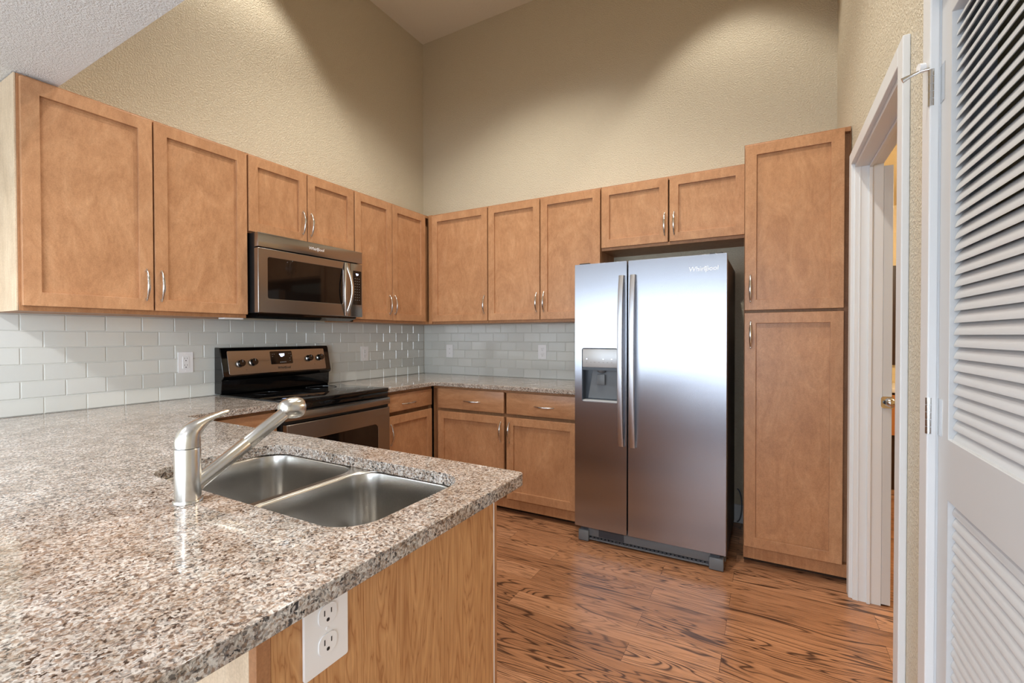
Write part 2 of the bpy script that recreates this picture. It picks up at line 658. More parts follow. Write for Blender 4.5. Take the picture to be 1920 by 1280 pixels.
for nm, xx, y0_, y1_, z0_ in (('added_window_3', W + .03, -7.5, -4.8, .6), ('added_window_4', -3.27, -7.9, -4.8, .45)):  # unseen windows added to bring extra daylight into the kitchen
    wx = thing(nm, 'x', 'x', (xx, (y0_ + y1_) / 2, z0_))
    del wx['label'], wx['category']
    struct(wx)
    b = MB()
    b.box(xx, xx + .05, y0_, y1_, z0_, z0_ + .05).box(xx, xx + .05, y0_, y1_, 2.15, 2.2)
    for yy in (y0_, (y0_ + y1_) / 2 - .025, y1_ - .05):
        b.box(xx, xx + .05, yy, yy + .05, z0_ + .05, 2.15)
    b.build('window_frame', M['white'], wx)
struct(MB().box(-3.2, W, YB, -3.75, 0, .008).build('floor', M['added_carpet']))  # unseen floor covering added to cut orange bounce and grey the fridge reflection
# bathroom seen through the first opening, closet behind the louvred door
b = MB()
b.box(W + WT, 6.1, 1.9, 2.0, 0, 2.5).box(6.0, 6.1, -1.8, 1.9, 0, 2.5).box(W + WT, 6.1, -1.9, -1.8, 0, 2.5).box(W + WT, 6.1, -1.9, 2.0, 2.45, 2.5)
b.box(W + .01, W + WT, .12, 1.9, 0, 2.5)
struct(b.build('wall_bathroom', M['wall_bath']))
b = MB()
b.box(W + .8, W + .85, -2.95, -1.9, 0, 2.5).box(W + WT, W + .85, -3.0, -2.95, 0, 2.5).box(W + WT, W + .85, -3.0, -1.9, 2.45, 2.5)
struct(b.build('wall_closet', M['shade_dark']))  # walls coloured dark to stand for the unlit interior behind the slats


def casing(idx, y0, y1, parts=('far', 'near', 'head'), wid=.062):
    """door casing with a stepped profile on the right wall, plus jamb lining"""
    x0 = W - .019
    b = MB()
    prof_w = [0, .012, wid - .014, wid]
    def leg(ya, yb, z0, z1):
        b.box(x0, W, min(ya, yb), max(ya, yb), z0, z1, .003)
    leg(y1, y1 + wid, 0, HD + wid)
    leg(y0 - wid, y0, 0, HD + wid)
    leg(y0 - .0005, y1 + .0005, HD, HD + wid)
    return struct(b.build('trim_%d' % idx, M['white']))


casing(1, D1[0] + .008, D1[1] - .008)
casing(2, D2[0] + .008, D2[1] - .008)
# jamb linings with stops (face the camera on the far side)
b = MB()
y = D1[1]
b.box(W - .004, W + WT + .004, y - .018, y, 0, HD, .001)
b.box(W + .048, W + .062, y - .030, y - .018, 0, HD - .018, .002)
b.box(W + .012, W + .018, y - .021, y - .018, 0, HD - .018, .001)
b.box(W - .004, W + WT + .004, D1[0], D1[0] + .018, 0, HD, .001)
b.box(W - .004, W + WT + .004, D1[0] + .018, y - .018, HD - .018, HD, .001)
b.box(W + .048, W + .062, D1[0] + .018, y - .03, HD - .030, HD - .018, .002)
struct(b.build('trim_3', M['white']))
b = MB()
for (ya, yb) in ((D2[1] - .006, D2[1]), (D2[0], D2[0] + .006)):
    b.box(W - .004, W + WT, ya, yb, 0, HD)
b.box(W - .004, W + WT, D2[0], D2[1], HD - .006, HD)
struct(b.build('trim_4', M['white']))

# bathroom door standing open, its latch edge beside the far jamb
d1 = thing('door_1', 'x', 'x', (W + .135, -.735, 0))
del d1['label'], d1['category']
struct(d1)
MB().box(W + WT + .0045, W + WT + .0395, -.752, .05, .008, HD - .03, .002).build('door_leaf', M['white_door'], d1)
b = MB()
kx = W + WT + .022
b.poly(rrect(kx, .957, .0235, .027, .010, 5), [], lambda u, v_, d: (u, -d, v_), .753, .757)
b.lathe([(.020, .003), (.021, .012), (.015, .022), (.006, .027)], (kx + .008, -.757, .957), (.35, -1, 0), 24)
b.build('door_handle', M['chrome'], d1, 40)
MB().lathe([(.009, 0), (.008, .012)], (kx - .008, -.757, .957), (0, -1, 0), 16).build('latch', M['slot'], d1, 40)

# things in the bathroom glimpsed through the gap
v = thing('vanity_cabinet', 'dark wood bathroom vanity glimpsed through the open doorway', 'cabinet', (4.05, 1.6, 0))
MB().box(3.5, 4.6, 1.35, 1.88, 0, .80, .004).build('body', M['espresso'], v)
MB().box(3.48, 4.62, 1.32, 1.89, .80, .835, .004).build('countertop', M['plastic'], v)
t = MB().box(3.7, 4.1, 1.33, 1.345, .45, .78, .004).build('hand_towel', M['towel'])
tag(t, 'orange towel hanging on the front of the bathroom vanity', 'towel')
MB().box(3.72, 4.3, 1.87, 1.895, 1.0, 1.9, .003).build('wall_mirror', M['espresso'])
tag(bpy.data.objects['wall_mirror'], 'dark framed mirror on the bathroom wall seen past the open door', 'mirror')
pl = bpy.data.lights.new('bathroom_lamp', 'POINT'); pl.energy = 38; pl.color = (1, .86, .66); pl.shadow_soft_size = .12
plo = bpy.data.objects.new('bathroom_lamp', pl); COL.objects.link(plo); plo.location = (4.6, .3, 2.2)

# louvred closet door
XD = W + .002
d2 = thing('door_2', 'x', 'x', (XD, D2[1], 0))
del d2['label'], d2['category']
struct(d2)
ya, yb = D2[0] + .009, D2[1] - .009
SW = .070
b = MB()
holes = [rect(ya + SW + .02, yb - SW, 1.030, 2.000), rect(ya + SW + .02, yb - SW, .19, .890)]
b.poly(rect(ya, yb, .01, HD - .010), holes, lambda u, v_, d: (XD + d, u, v_), 0, .034)
b.build('door_leaf', M['white_door'], d2, bevel=.0015)
for (z0, z1) in ((1.030, 2.000), (.19, .890)):
    b = MB()
    nsl = int(round((z1 - z0) / .0268))
    pitch = (z1 - z0) / nsl
    for i in range(nsl):
        zc = z0 + pitch * (i + .5)
        # slat leans: lower edge towards the kitchen
        c = Vector((XD + .017, 0, zc))
        prof = []
        L, T = .0190, .0034
        a = math.radians(63)
        dirv = Vector((-math.cos(a), 0, -math.sin(a)))
        nv = Vector((-math.sin(a), 0, math.cos(a)))
        sec = []
        for k in range(10):
            an = 2 * PI * k / 10
            sec.append(c + dirv * (L * math.cos(an)) + nv * (T * math.sin(an)))
        r0 = [Vector((p_.x, ya + SW + .021, p_.z)) for p_ in sec]
        r1 = [Vector((p_.x, yb - SW - .001, p_.z)) for p_ in sec]
        b.rings([r0, r1])
    b.build('louvre_slats', M['white_door'], d2, 30)
for zc in (1.868, 1.072, .26):
    b = MB()
    yh = D2[1] - .004
    for k in range(5):
        z0 = zc - .044 + k * .0178
        b.lathe([(.0062, 0), (.0062, .0168)], (XD - .017, yh, z0), (0, 0, 1), 14)
    b.box(XD - .0012, XD + .001, yh - .034, yh, zc - .044, zc + .044)
    b.build('hinge', M['chrome'], d2, 40)
b = MB()
zs = 1.915
b.sweep([(XD - .017, D2[1] - .004, zs), (XD - .035, D2[1] + .002, zs + .002), (XD - .055, D2[1] + .006, zs - .004), (XD - .070, D2[1] + .008, zs - .010)], [(.004, .003), (.004, .003), (.0045, .0035), (.007, .004)], 12, (0, 0, 1))
b.build('door_stop_arm', M['chrome'], d2, 40)
b = MB().lathe([(.011, 0), (.011, .012), (.008, .014)], (XD - .040, D2[1] + .004, zs + .010), (.9, .2, 0), 18)
b.build('door_stop_bumper', M['plastic'], d2, 40)

# baseboards
struct(MB().box(1.84, 2.79, -.014, 0, 0, .125, .004).build('baseboard_back', M['white']))
struct(MB().box(W - .014, W, -4.6, D2[0] - .06, 0, .10, .004).build('baseboard_right', M['white']))
struct(MB().box(W - .014, W, D2[1] + .054, D1[0] - .054, 0, .10, .004).build('baseboard_right', M['white']))

# lamps in the ceilings
for i, c in enumerate(CAN):
    t = thing('recessed_lamp', ['recessed lamp in the high ceiling close to the left wall', 'recessed lamp in the high ceiling close to the back wall', 'recessed lamp in the middle of the high ceiling', 'recessed lamp in the high ceiling nearest the peninsula end'][i], 'lamp', (c[0], c[1], ZH))
    MB().lathe([(.085, 0), (.085, -.006), (.062, -.006), (.062, 0)], (c[0], c[1], ZH), (0, 0, 1), 28, False, False).build('trim_ring', M['white'], t, 40)


# ------------------------------------------------------------------ backsplash
def backsplash(name, label, horiz0, horiz1, phase, along, T_=.0065):
    z0, z1 = .914, 1.376
    hh, ww, g = .0762, .1524, .0015
    b = MB()
    rows = 6
    def tile(ua, ub, za, zb):
        # each tile tilted by a hair
        ta, tb = random.gauss(0, .0016), random.gauss(0, .0022)
        uc, zc = (ua + ub) / 2, (za + zb) / 2
        e = .0022
        pts = []
        for (u, z, d) in ((ua, za, .0035), (ub, za, .0035), (ub, zb, .0035), (ua, zb, .0035), (ua + e, za + e, T_), (ub - e, za + e, T_), (ub - e, zb - e, T_), (ua + e, zb - e, T_)):
            dd = d + (u - uc) * ta + (z - zc) * tb
            pts.append((dd, u, z) if along == 'y' else (u, -dd, z))
        bm2 = bmesh.new()
        v = [bm2.verts.new(p_) for p_ in pts]
        for f in ((4, 5, 6, 7), (0, 1, 5, 4), (1, 2, 6, 5), (2, 3, 7, 6), (3, 0, 4, 7)):
            bm2.faces.new([v[i] for i in f])
        if along == 'x':
            pass
        bmesh.ops.recalc_face_normals(bm2, faces=list(bm2.faces))
        # outward check
        f0 = bm2.faces[:][0]
        f0.normal_update()
        out = f0.normal.x if along == 'y' else -f0.normal.y
        if out < 0:
            bmesh.ops.reverse_faces(bm2, faces=list(bm2.faces))
        b.add(bm2)
    for r in range(rows + 1):
        za = z0 + r * hh
        zb = min(za + hh, z1)
        if zb - za < .01:
            continue
        ph = phase + (ww / 2 if r % 2 else 0)
        k0 = math.floor((horiz0 - ph) / ww)
        u = ph + k0 * ww
        while u < horiz1:
            ua, ub = max(u + g, horiz0), min(u + ww - g, horiz1)
            if ub - ua > .006:
                tile(ua, ub, za + g, zb - g)
            u += ww
    root = thing(name, label, 'backsplash', (0, (horiz0 + horiz1) / 2, z0) if along == 'y' else ((horiz0 + horiz1) / 2, 0, z0))
    b.build('glass_tiles', M['tile'], root)
    if along == 'y':
        MB().box(.0004, .0036, horiz0, horiz1, z0, z1).build('grout', M['grout'], root)
    else:
        MB().box(horiz0, horiz1, -.0036, -.0004, z0, z1).build('grout', M['grout'], root)
    return root


backsplash('tile_backsplash', 'pale grey glass subway tile backsplash along the left wall behind the range', -3.42, -.0065, -2.676, 'y')
backsplash('tile_backsplash', 'pale grey glass subway tile backsplash on the back wall beside the refrigerator', .0065, 1.865, .03, 'x')


# ------------------------------------------------------------------ cabinets
class Frame:
    """u runs along the cabinet front, v up, d out of the front"""
    def __init__(self, o, u, n):
        self.o, self.u, self.n = Vector(o), Vector(u), Vector(n)

    def __call__(self, u, v, d):
        return self.o + self.u * u + Vector((0, 0, v)) + self.n * d

    def box(self, mb, u0, u1, v0, v1, d0, d1, bev=0.0):
        a, c = self(u0, v0, d0), self(u1, v1, d1)
        mb.box(min(a.x, c.x), max(a.x, c.x), min(a.y, c.y), max(a.y, c.y), min(a.z, c.z), max(a.z, c.z), bev)


LEFTF = Frame((0, 0, 0), (0, 1, 0), (1, 0, 0))     # fronts that look to +x: u = y, d = x
BACKF = Frame((0, 0, 0), (1, 0, 0), (0, -1, 0))    # fronts that look to -y: u = x, d = -y


def pull(fr, parent, uc, vc, d, vertical=True, length=.152):
    """bow pull: thin at the ends, thick in the middle, on two short posts"""
    b = MB()
    N = 16
    pts, sec = [], []
    for i in range(N + 1):
        t_ = i / N
        s = (t_ - .5) * length
        off = .004 + .026 * math.sin(PI * t_) ** .8
        w_ = .0022 + .0034 * math.sin(PI * t_)
        pts.append(fr(uc, vc + s, d + off) if vertical else fr(uc + s, vc, d + off))
        sec.append((w_ * 1.25, w_ * .8))
    side = fr.u if vertical else Vector((0, 0, 1))
    b.sweep(pts, sec, 10, side)
    for e in (-1, 1):
        s = e * length * .44
        c = fr(uc, vc + s, d) if vertical else fr(uc + s, vc, d)
        b.lathe([(.0055, 0), (.0045, .004), (.003, .012)], c, fr.n, 12)
    return b.build('handle', M['chrome'], parent, 60)


def shaker(fr, parent, u0, u1, v0, v1, d, hu=None, hv=None, horiz=False, name='door', stile=.056, slab=False, label=None, T_=.019):
    """framed door or flat drawer front whose face lies at depth d"""
    b = MB()
    if slab:
        fr.box(b, u0, u1, v0, v1, d - T_, d, .003)
    else:
        outer = rect(u0, u1, v0, v1)
        inner = rect(u0 + stile, u1 - stile, v0 + stile, v1 - stile)
        b.poly(outer, [inner], lambda u, v_, dd: fr(u, v_, dd), d - T_, d)
        fr.box(b, u0 + stile - .004, u1 - stile + .004, v0 + stile - .004, v1 - stile + .004, d - T_ + .001, d - .0145)
    o = b.build(name, M['maple_h'] if slab else M['maple_v'], parent, bevel=.0015)
    if label:
        o['label'] = label
    if hu is not None:
        pull(fr, o, hu, hv, d, not horiz)
    return o


GROUPS = {'wall_cabinet': 'maple wall cabinets', 'base_cabinet': 'maple base cabinets along the walls'}


def cabinet(name, label, fr, u0, u1, v0, v1, depth, doors, drawers=(), toe=0.0, side_mat=None, extra=None, group=None, loc=None):
    """depth: distance of the door faces from the wall"""
    c = fr((u0 + u1) / 2, v0 - (toe if toe else 0), 0)
    root = thing(name, label, 'cabinet', (c.x, c.y, v0 - toe) if toe else (c.x, c.y, v0), GROUPS.get(name))
    dc = depth - .020
    b = MB()
    fr.box(b, u0, u1, v0, v1, .002, dc - .035, .0)
    fr.box(b, u0, u1, v0, v0 + (.066 if toe else .022), dc - .035, dc, .0)
    fr.box(b, u0, u1, v1 - .022, v1, dc - .035, dc, .0)
    fr.box(b, u0, u0 + .0012, v0, v1, dc - .035, dc, .0)
    fr.box(b, u1 - .0012, u1, v0, v1, dc - .035, dc, .0)
    b.build('body', side_mat or M['maple_edge'], root)
    if toe:
        b = MB()
        fr.box(b, u0, u1, v0 - toe, v0, .01, dc - .058, 0)
        b.build('toe_kick', M['shade_dark'], root)  # recess shade put into the dark colour
    for dd in doors:
        shaker(fr, root, dd[0], dd[1], dd[2], dd[3], depth, *dd[4:6])
    for dd in drawers:
        shaker(fr, root, dd[0], dd[1], dd[2], dd[3], depth, dd[4], dd[5], True, 'drawer', slab=True)
    return root


UB, UT = 1.374, 2.318
DU = .325
UBD, UTD = 1.394, 2.306
HV = 1.515
# 1 large pair left of the microwave
c1 = cabinet('wall_cabinet', 'largest two-door maple wall cabinet left of the microwave, under the low ceiling', LEFTF, -2.828, -1.912, UB, UT, DU,
             [(-2.820, -2.373, UBD, UTD, -2.403, HV), (-2.366, -1.914, UBD, UTD, -2.341, HV)])
MB().box(.286, .3055, -2.8278, -2.8125, UB + .001, UT - .001, .001).build('face_frame', M['maple_edge'], c1)
MB().box(.004, .3045, -2.834, -2.8285, UB, UT, .0005).build('side_panel', M['maple_daylit'], c1)['label'] = 'side panel coloured as daylit'
# 2 over the microwave
cabinet('wall_cabinet', 'short two-door maple cabinet directly above the microwave', LEFTF, -1.910, -1.140, 1.865, UT, DU,
        [(-1.904, -1.526, 1.872, UTD, -1.556, 1.99), (-1.519, -1.143, 1.872, UTD, -1.496, 1.99)])
# 3 corner pair
cabinet('wall_cabinet', 'two-door maple wall cabinet right of the microwave in the corner', LEFTF, -1.138, -.002, UB, UT, DU,
        [(-1.133, -.763, UBD, UTD, -.792, HV), (-.757, -.360, UBD, UTD, -.736, HV)])
# 4 single door next to the corner
c4 = cabinet('wall_cabinet', 'single-door maple wall cabinet on the back wall beside the corner', BACKF, .308, .934, UB, UT, DU,
        [(.366, .930, UBD, UTD, .905, 1.525)])
MB().box(.3275, .363, -.322, -.3055, UB + .002, UT - .002, .001).build('filler_strip', M['maple_edge'], c4)
# 5 pair
cabinet('wall_cabinet', 'tall two-door maple wall cabinet on the back wall left of the refrigerator', BACKF, .936, 1.876, UB, UT, DU,
        [(.941, 1.399, UBD, UTD, 1.375, 1.525), (1.407, 1.873, UBD, UTD, 1.436, 1.525)])
# 6 over the fridge
cabinet('wall_cabinet', 'short two-door maple cabinet above the refrigerator', BACKF, 1.878, 2.792, 1.868, UT, DU,
        [(1.883, 2.334, 1.886, UTD, 2.314, 2.005), (2.344, 2.790, 1.886, UTD, 2.374, 2.005)])
# 7 pantry
pantry = cabinet('pantry_cabinet', 'tall maple pantry cabinet between the refrigerator and the doorway', BACKF, 2.796, W - .003, .036, UT, .63,
        [(2.800, 3.246, 1.408, UTD, 2.828, 1.525), (2.800, 3.246, .106, 1.392, 2.830, 1.273)], toe=.036)
# base cabinets
BB, BT = .036, .884
cabinet('base_cabinet', 'maple base cabinet with two drawers over two doors left of the refrigerator', BACKF, .612, 1.835, BB, BT, .63,
        [(.668, 1.262, .108, .690, 1.238, .578), (1.284, 1.826, .108, .690, 1.309, .582)],
        [(.668, 1.262, .714, .866, .985, .781), (1.284, 1.826, .714, .866, 1.580, .781)], toe=.036)
cabinet('base_cabinet', 'narrow maple base cabinet with one drawer and one door right of the range', LEFTF, -1.150, -.640, BB, BT, .63,
        [(-1.128, -.655, .108, .708, -1.103, .580)], [(-1.128, -.655, .738, .862, -.915, .785)], toe=.036)
cabinet('base_cabinet', 'maple base cabinet between the range and the sink peninsula', LEFTF, -2.432, -1.940, BB, BT, .63,
        [(-2.40, -1.945, .108, .70, -1.98, .58)], [(-2.40, -1.945, .72, .866, -2.17, .785)], toe=.036)

# peninsula
PENX = 2.30
pen = thing('peninsula_cabinet', 'peninsula base with a wood-grain end panel under the granite bar', 'cabinet', (1.3, -2.77, 0))
b = MB()
# open carcass so the bowls hang free inside
b.box(.64, PENX - .018, -3.072, -3.052, .10, .884)
b.box(.64, PENX - .018, -2.475, -2.457, .10, .60)
b.box(.64, PENX - .018, -2.475, -2.457, .60, .884)
b.box(.64, .66, -3.052, -2.475, .10, .884)
b.box(.64, PENX - .018, -3.052, -2.475, .10, .118)
b.box(.66, PENX - .018, -3.05, -2.53, 0, .10)
b.build('body', M['maple_edge'], pen)
MB().box(PENX - .018, PENX, -3.066, -2.457, 0, .884, .0008).build('end_panel', M['lam'], pen)['label'] = 'wood-grain end panel'
MB().box(PENX - .017, PENX + .001, -3.088, -3.0665, 0, .884, .0008).build('corner_stile', M['maple_edge'], pen)
MB().box(PENX - .017, PENX - .0005, -2.4565, -2.4515, 0, .884).build('caulk_line', M['plastic'], pen)
MB().box(PENX - .022, PENX - .001, -2.451, -2.438, .10, .884, .0008).build('face_frame', M['maple_edge'], pen)
MB().box(.0, PENX - .0175, -3.088, -3.0725, 0, .884, .0008).build('back_panel', M['maple_daylit'], pen)['label'] = 'back panel coloured as daylit'
PENF = Frame((0, 0, 0), (1, 0, 0), (0, 1, 0))
for (a, c_) in ((1.42, 1.845), (1.851, 2.276)):
    o = shaker(PENF, pen, a, c_, .108, .70, -2.434, (a + .03 if a > 1.8 else c_ - .03), .58, T_=.017)
for (a, c_) in ((1.42, 1.845), (1.851, 2.276)):
    shaker(PENF, pen, a, c_, .72, .866, -2.434, None, None, name='false_front', slab=True, T_=.017)
o = shaker(PENF, pen, .70, 1.41, .108, .866, -2.434, 1.38, .72, T_=.017)

# under-cabinet pale strips seen along the bottom of the wall cabinets
for par, x0, x1, y0, y1 in ((c1, .24, .30, -2.03, -1.925),):
    MB().box(x0, x1, y0, y1, UB - .008, UB - .0005, .001).build('underside_block', M['plastic'], par)

# ------------------------------------------------------------------ counters
def slab(name, label, outer, holes):
    b = MB()
    b.poly(outer, holes, lambda u, v_, d: (u, v_, d), .884, .914)
    o = b.build(name, M['granite'], None, bevel=.0035)
    tag(o, label, 'countertop', 'granite countertops')
    return o


CX, CY = 2.370, -2.412
sink_cut = rrect(1.8775, -2.7075, .3885, .1875, .082, 10)
def corner(cx, cy, r, a0, a1, n=5):
    return [(cx + r * math.cos(math.radians(a0 + (a1 - a0) * k / n)), cy + r * math.sin(math.radians(a0 + (a1 - a0) * k / n))) for k in range(n + 1)]
outerB = [(.0065, -3.42)] + corner(CX - .02, -3.40, .02, -90, 0) + corner(CX - .02, CY - .02, .02, 0, 90) + [(.661, -2.394), (.655, -2.388), (.655, -1.936), (.0065, -1.936)]
slab('granite_countertop', 'large granite countertop holding the sink, from the left wall to the peninsula end', outerB, [sink_cut])
outerA = [(.0065, -1.160), (.655, -1.160)] + [(.655, -.675), (.660, -.660), (.675, -.655)] + [(1.845, -.655), (1.845, -.0065), (.0065, -.0065)]
slab('granite_countertop', 'l-shaped granite countertop in the corner between the range and the refrigerator', outerA, [])

# ------------------------------------------------------------------ sink
sink = thing('kitchen_sink', 'double-bowl stainless steel sink set into the granite peninsula', 'sink', (1.8775, -2.7075, .884))
RA = (1.684, -2.7075, .198, .197)
RB = (2.076, -2.7075, .178, .197)
b = MB()
b.poly(rrect(1.8775, -2.7075, .400, .213, .09, 10),
       [rrect(RA[0], RA[1], RA[2] - .002, RA[3], .075, 10), rrect(RB[0], RB[1], RB[2] - .002, RB[3], .075, 10)], lambda u, v_, d: (u, v_, d), .8795, .8835)
b.build('rim', M['steel_sink'], sink, bevel=.0015)
for nm, (cx, cy, hx, hy) in (('left', RA), ('right', RB)):
    rr = []
    for (dz, ins, rad) in ((0, .002, .075), (-.006, .004, .074), (-.05, .006, .074), (-.12, .010, .072), (-.155, .013, .072), (-.172, .018, .07), (-.184, .028, .065), (-.190, .045, .06), (-.193, .09, .04), (-.195, .135, .02)):
        hx2, hy2 = hx - ins, hy - ins
        rr.append([(u, v_, .8815 + dz) for u, v_ in rrect(cx, cy, hx2, hy2, min(rad, hx2 * .98, hy2 * .98), 10)])
    b = MB()
    b.rings(rr, False, True)
    o = b.build('bowl', M['steel_sink'], sink, 60)
    md = o.modifiers.new('gauge', 'SOLIDIFY')
    md.thickness = .0012
    md.offset = -1
    dr = MB().lathe([(.001, .0012), (.03, .0012), (.040, .003), (.044, .001)], (cx, cy, .6885), (0, 0, 1), 28).build('drain', M['chrome'], o, 40)
    if nm == 'left':
        o['label'] = 'left bowl'
    else:
        o['label'] = 'right bowl'

# ------------------------------------------------------------------ faucet
fx, fy = 1.834, -2.950
fau = thing('kitchen_faucet', 'brushed nickel pull-out faucet standing behind the sink', 'faucet', (fx, fy, .914))
MB().lathe([(.0275, 0), (.0275, .003), (.0255, .006)], (fx, fy, .9145), (0, 0, 1), 36).build('base_ring', M['nickel'], fau, 40)
MB().lathe([(.0245, .006), (.0245, .113), (.0238, .115)], (fx, fy, .9145), (0, 0, 1), 40).build('column', M['nickel'], fau, 40)
# lever: a cap that leans forward and thins out into the handle
b = MB()
rr = []
z0 = 1.031
path = [((0, 0, 0), .0245, .0245, 0), ((0, .0, .012), .0243, .0243, 8), ((0, .003, .024), .0225, .0235, 22), ((0, .009, .034), .019, .021, 40),
        ((0, .022, .044), .0145, .0165, 52), ((0, .036, .052), .0095, .0135, 56), ((0, .052, .058), .0068, .0120, 62), ((0, .068, .0625), .0052, .0105, 68), ((0, .082, .0655), .0046, .0095, 72), ((0, .088, .0665), .003, .006, 74)]
for (o3, th, wd, ang) in path:
    c = Vector((fx, fy + o3[1], z0 + o3[2]))
    a = math.radians(ang)
    e = Vector((0, math.cos(a), -math.sin(a) * 1.0))
    rr.append([c + Vector((1, 0, 0)) * (wd * math.cos(2 * PI * j / 24)) + e * (th * math.sin(2 * PI * j / 24)) for j in range(24)])
b.rings(rr)
b.build('lever', M['nickel'], fau, 60)
p0 = Vector((fx, fy + .012, .944))
p1 = Vector((fx + .008, -2.722, 1.077))
ax = (p1 - p0).normalized()
Ls = (p1 - p0).length
MB().lathe([(.0165, 0), (.0165, Ls * .52), (.0158, Ls * .525), (.0158, Ls * .53), (.0165, Ls * .535), (.0162, Ls * .8), (.0155, Ls * .98)], p0, ax, 32).build('spout', M['nickel'], fau, 40)
ax2 = (ax + Vector((0, .15, -.55))).normalized()
hc = p1 + ax * .004
MB().lathe([(.010, -.026), (.018, -.022), (.0245, -.010), (.0275, .004), (.0278, .016), (.0265, .026), (.0245, .031), (.022, .0325), (.019, .030)], hc + Vector((0, .004, .004)), ax2, 36).build('spray_head', M['nickel'], fau, 40)

# ------------------------------------------------------------------ logo helper
def logo(parent, fr, uc, vc, d, size, mat, name='logo'):
    me = text_mesh('Whirlpool', size, .12, .0 if size < .03 else .0003)
    b = bmesh.new()
    b.from_mesh(me)
    bpy.data.meshes.remove(me)
    xs = [v.co.x for v in b.verts]
    for v in b.verts:
        x, y_, z_ = v.co
        v.co = fr(uc + x, vc + y_, d + z_ + .0006)
    bmesh.ops.recalc_face_normals(b, faces=list(b.faces))
    mb = MB()
    mb.add(b)
    # the orbiting ring mark, open at one side, tilted
    wdt = size * .62
    rr = []
    N = 26
    for i in range(N + 1):
        t_ = math.radians(-60 + 280 * i / N)
        x = wdt * .95 * math.cos(t_)
        z = wdt * .36 * math.sin(t_)
        x, z = x * .86 - z * .5, x * .5 + z * .86
        th = size * .045 * math.sin(PI * i / N) + size * .008
        p_ = fr(uc + x + size * .25, vc + z - size * .02, d + .0005)
        up = Vector((0, 0, 1)) * th
        rr.append([p_ - up, p_ + up, p_ + up + fr.n * .0006, p_ - up + fr.n * .0006])
    mb.rings(rr)
    return mb.build(name, mat, parent)


# ------------------------------------------------------------------ range
ry0, ry1 = -1.932, -1.166
rg = thing('electric_range', 'stainless steel and black electric range with a smooth glass cooktop', 'range', (.33, (ry0 + ry1) / 2, 0))
b = MB()
b.box(.03, .645, ry0 + .003, ry1 - .003, .02, .895, .003)
b.build('body', M['black_matte'], rg)
b = MB()
b.box(.055, .678, ry0, ry1, .897, .922, .006, 3)
b.box(.640, .672, ry0 + .002, ry1 - .002, .862, .897, .004)
b.build('cooktop', M['black_glass'], rg, 30)
# burner rings printed on the glass
for (bx, by, br_) in ((.24, -1.75, .08), (.24, -1.36, .10), (.50, -1.73, .11), (.50, -1.36, .08)):
    MB().lathe([(br_, 0), (br_, .0004), (br_ - .0025, .0004), (br_ - .0025, 0)], (bx, by, .9221), (0, 0, 1), 48, False, False).build('burner', M['burner'], rg)
# backguard: slanted face
def slant(z):       # x of the panel face at height z
    return .098 - (z - 1.03) * .26
b = MB()
for (ya_, yb_) in ((ry0, ry1),):
    prof = [(.008, .922), (.075, .922), (.080, .950), (.083, 1.005), (.098, 1.015), (.104, 1.028), (.068, 1.190), (.060, 1.200), (.010, 1.203)]
    b.poly(prof, [], lambda u, v_, d: (u, d, v_), ya_, yb_)
bg = b.build('backguard', M['black_gloss'], rg, bevel=.004)
n_ = Vector((1, 0, .26)).normalized()
class SlantF:
    u = Vector((0, 1, 0)); n = n_
    def __call__(self, u, v_, d):
        base = Vector((.104 - (v_ - 1.028) * .222, u, v_))
        return base + n_ * d
SF = SlantF()
SF.n = Vector((1, 0, .222)).normalized()
b = MB()
b.poly(rrect((ry0 + ry1) / 2 - .003, 1.108, .343, .072, .008, 4), [], SF, .0002, .0022)
b.build('control_panel', M['steel_brown'], rg, bevel=.0006)
for (yk, zk) in ((-1.822, 1.106), (-1.742, 1.110), (-1.338, 1.120), (-1.250, 1.122)):
    c = SF(yk, zk - .004, .0024)
    kb = MB().lathe([(.0245, 0), (.0245, .004), (.0225, .006)], c, SF.n, 28).build('knob_ring', M['chrome'], rg, 40)
    k = MB().lathe([(.021, .004), (.0205, .022), (.019, .025)], c, SF.n, 28)
    k.build('knob', M['black_gloss'], rg, 40)
    mk = MB()
    a0 = c + SF.n * .0255
    mk.box(a0.x - .0006, a0.x + .0006, yk - .001, yk + .001, a0.z + .004, a0.z + .017)
    mk.build('knob_pointer', M['mark'], rg)
b = MB()
b.poly(rrect(-1.546, 1.128, .078, .042, .006, 4), [], SF, .0022, .0040)
disp = b.build('display_panel', M['black_gloss'], rg, bevel=.0005)
b = MB()
b.poly([(-1.562, 1.152), (-1.524, 1.154), (-1.527, 1.139), (-1.536, 1.137), (-1.540, 1.133), (-1.553, 1.134), (-1.556, 1.142)], [], SF, .0040, .0046)
b.build('clock_readout', M['display'], rg)
b = MB()
for (yy, zz, w_, h_) in [(-1.562 + .012 * k, 1.095, .009, .005) for k in range(4)] + [(-1.612, 1.15, .006, .002), (-1.612, 1.135, .006, .002), (-1.60, 1.15, .006, .002), (-1.494, 1.152, .005, .002), (-1.482, 1.152, .005, .002), (-1.49, 1.12, .005, .004), (-1.49, 1.105, .006, .003), (-1.478, 1.135, .004, .003)]:
    MB().poly(rect(yy, yy + w_, zz, zz + h_), [], SF, .0040, .0044).build('key', M['mark'], rg)
logo(rg, SF, -1.536, 1.062, .0022, .022, M['logo_dark'])
b = MB()
b.lathe([(.002, 0), (.002, .001)], SF(-1.79, 1.062, .0022), SF.n, 10)
b.build('indicator_lamp', M['slot'], rg)
MB().lathe([(.002, 0), (.002, .001)], SF(-1.30, 1.072, .0022), SF.n, 10).build('indicator_lamp', M['slot'], rg)
